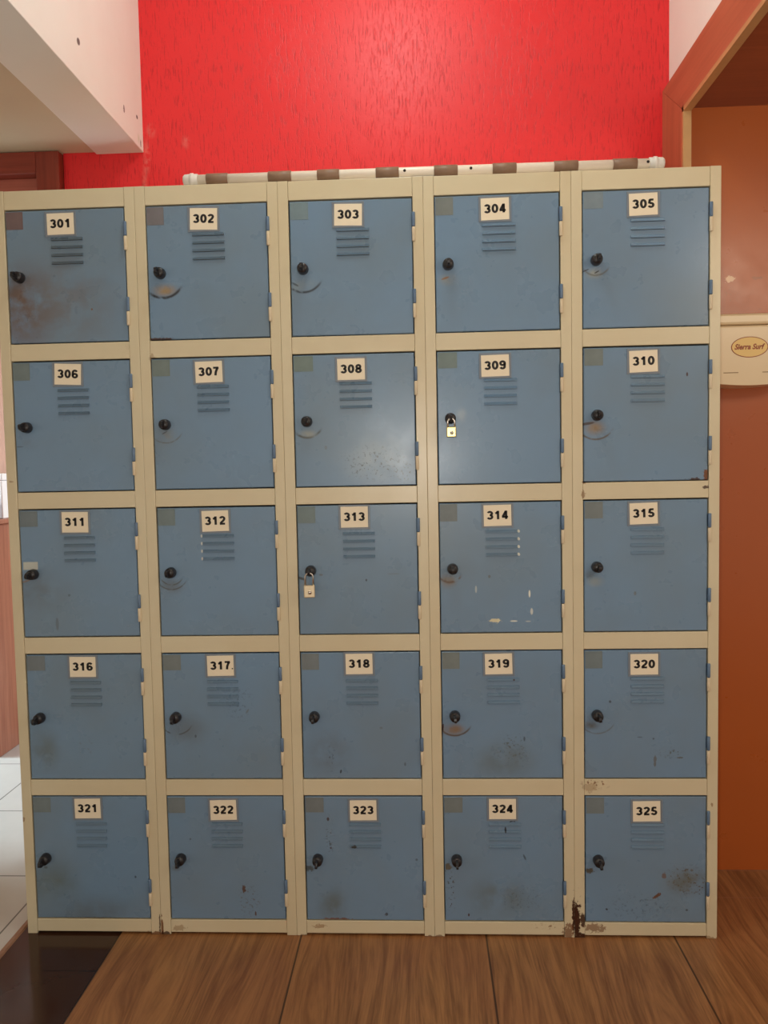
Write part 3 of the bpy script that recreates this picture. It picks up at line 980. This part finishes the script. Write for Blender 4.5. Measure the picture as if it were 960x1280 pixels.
for i in range(1, 16, 2):
    b = MB()
    b.lathe([(PR - 0.001, brk[i]), (SR, brk[i] + 0.0008), (SR, brk[i + 1] - 0.0008), (PR - 0.001, brk[i + 1])], m_brown, 24, RX)
    b.obj('tape_band', pipe)['label'] = 'brown tape band'
for x, s in ((0.481, 1), (1.6695, -1)):
    b = MB()
    b.lathe([(0.0, 0.0), (0.011, 0.0), (0.0142, 0.004), (0.0150, 0.014), (0.0150, 0.018), (0.0170, 0.0185), (0.0170, 0.0255), (0.0150, 0.026), (0.0150, 0.036), (PR - 0.001, 0.037)],
            m_cap, 24, Matrix.Translation((x, 0, 0)) @ Matrix.Rotation(math.radians(90 * s), 4, 'Y'))
    b.obj('end_cap', pipe)

# ------------------------------------------------------------------ towel dispenser in the alcove
m_disp = plain('ivory_dispenser_plastic', srgb(232, 210, 172), 0.28, var=0.03)
m_seam = plain('dispenser_seam', srgb(150, 118, 80), 0.5)
m_logo_bg = plain('logo_oval_cream', srgb(240, 205, 130), 0.45, var=0.04)
m_logo_rd = plain('logo_brown_red', srgb(150, 66, 30), 0.45, var=0.05)
dx, dz = 1.975, 1.43
disp = empty('towel_dispenser', (dx, 0.35, dz), 'ivory towel dispenser with oval logo mounted on the brown alcove panel', 'dispenser')


def slab(b, x0, x1, y0, y1, z0, z1, bow, m, bev):
    """box whose front and lower edge bow outwards"""
    n = 12
    out = [(x0, z1)]
    out += [(x0 + (x1 - x0) * i / n, z0 - bow * math.sin(math.pi * i / n)) for i in range(n + 1)]
    out += [(x1, z1)]
    b.prism(out, y0, y1, m, 'y', bev)


b = MB()
slab(b, -0.112, 0.112, -0.100, 0.0, 0.002, 0.158, 0.008, m_disp, 0.006)
for z, x0, x1 in ((0.028, -0.075, -0.035), (0.028, 0.03, 0.075)):
    b.box(x0, x1, -0.1006, -0.0985, z, z + 0.0022, m_seam)
b.obj('dispenser_body', disp)
b = MB()
b.box(-0.112, 0.112, -0.102, 0.0, 0.1595, 0.190, m_disp, 0.007)
b.obj('dispenser_lid', disp)['label'] = 'hinged top lid'
b = MB()
ov = lambda rx, rz: [(rx * math.cos(2 * math.pi * i / 40), rz * math.sin(2 * math.pi * i / 40) + 0.098) for i in range(40)]
b.prism(ov(0.0500, 0.0285), -0.1006, -0.0995, m_logo_rd, 'y')
b.prism(ov(0.0478, 0.0265), -0.1010, -0.0995, m_logo_bg, 'y')
b.text('Sierra Surf', 0.02, m_logo_rd, (0, -0.1011, 0.099), width=0.082, height=0.0155, weight=0.0007, depth=0.0002, shear=0.3)
lg = b.obj('logo_badge', disp, (-0.005, 0, 0))
lg['label'] = 'cream oval logo with brown lettering'

# ------------------------------------------------------------------ hall furniture seen past the left edge
cab = empty('wooden_cabinet', (-1.2, 1.45, 0), 'reddish brown wooden cabinet beyond the left edge of the lockers', 'cabinet')
b = MB()
b.box(-0.44, 0.44, -0.17, 0.16, 0.0, 1.0, m_cab_wood, 0.004)
b.obj('cabinet_body', cab)
b = MB()
b.box(-0.46, 0.46, -0.185, 0.165, 1.0005, 1.022, m_cab_wood, 0.004)
b.obj('cabinet_top', cab)
for x0, x1 in ((-0.43, -0.003), (0.003, 0.43)):
    b = MB()
    b.box(x0, x1, -0.188, -0.171, 0.06, 0.985, m_cab_wood, 0.003)
    dd = b.obj('cabinet_door', cab)
    b = MB()
    hx = -0.03 if x0 < -0.1 else 0.03
    b.lathe([(0, 0), (0.006, 0), (0.006, 0.012), (0.012, 0.018), (0.012, 0.024), (0, 0.026)], m_steel, 14, Matrix.Translation((hx, -0.188, 0.6)) @ Matrix.Rotation(math.radians(90), 4, 'X'))
    b.obj('door_knob', dd)
m_box = plain('white_carton', srgb(238, 242, 244), 0.6, var=0.04)
b = MB()
b.box(-0.12, 0.12, -0.09, 0.09, 0.0, 0.165, m_box, 0.004)
bx = b.obj('carton', None, (-0.866, 1.46, 1.0225))
b2 = MB()
b2.box(-0.124, 0.124, -0.094, 0.094, 0.166, 0.195, m_box, 0.003)
b2.obj('carton_lid', bx)
tag(bx, 'white carton standing on the reddish wooden cabinet', 'box')
m_jar = plain('dark_purple_jar', srgb(64, 36, 48), 0.35)
b = MB()
b.lathe([(0, 0), (0.045, 0), (0.05, 0.01), (0.05, 0.07), (0.035, 0.095), (0, 0.097)], m_jar, 20)
jar = b.obj('jar', None, (-0.79, 1.31, 1.0225))
tag(jar, 'dark purple jar in front of the white carton', 'jar')
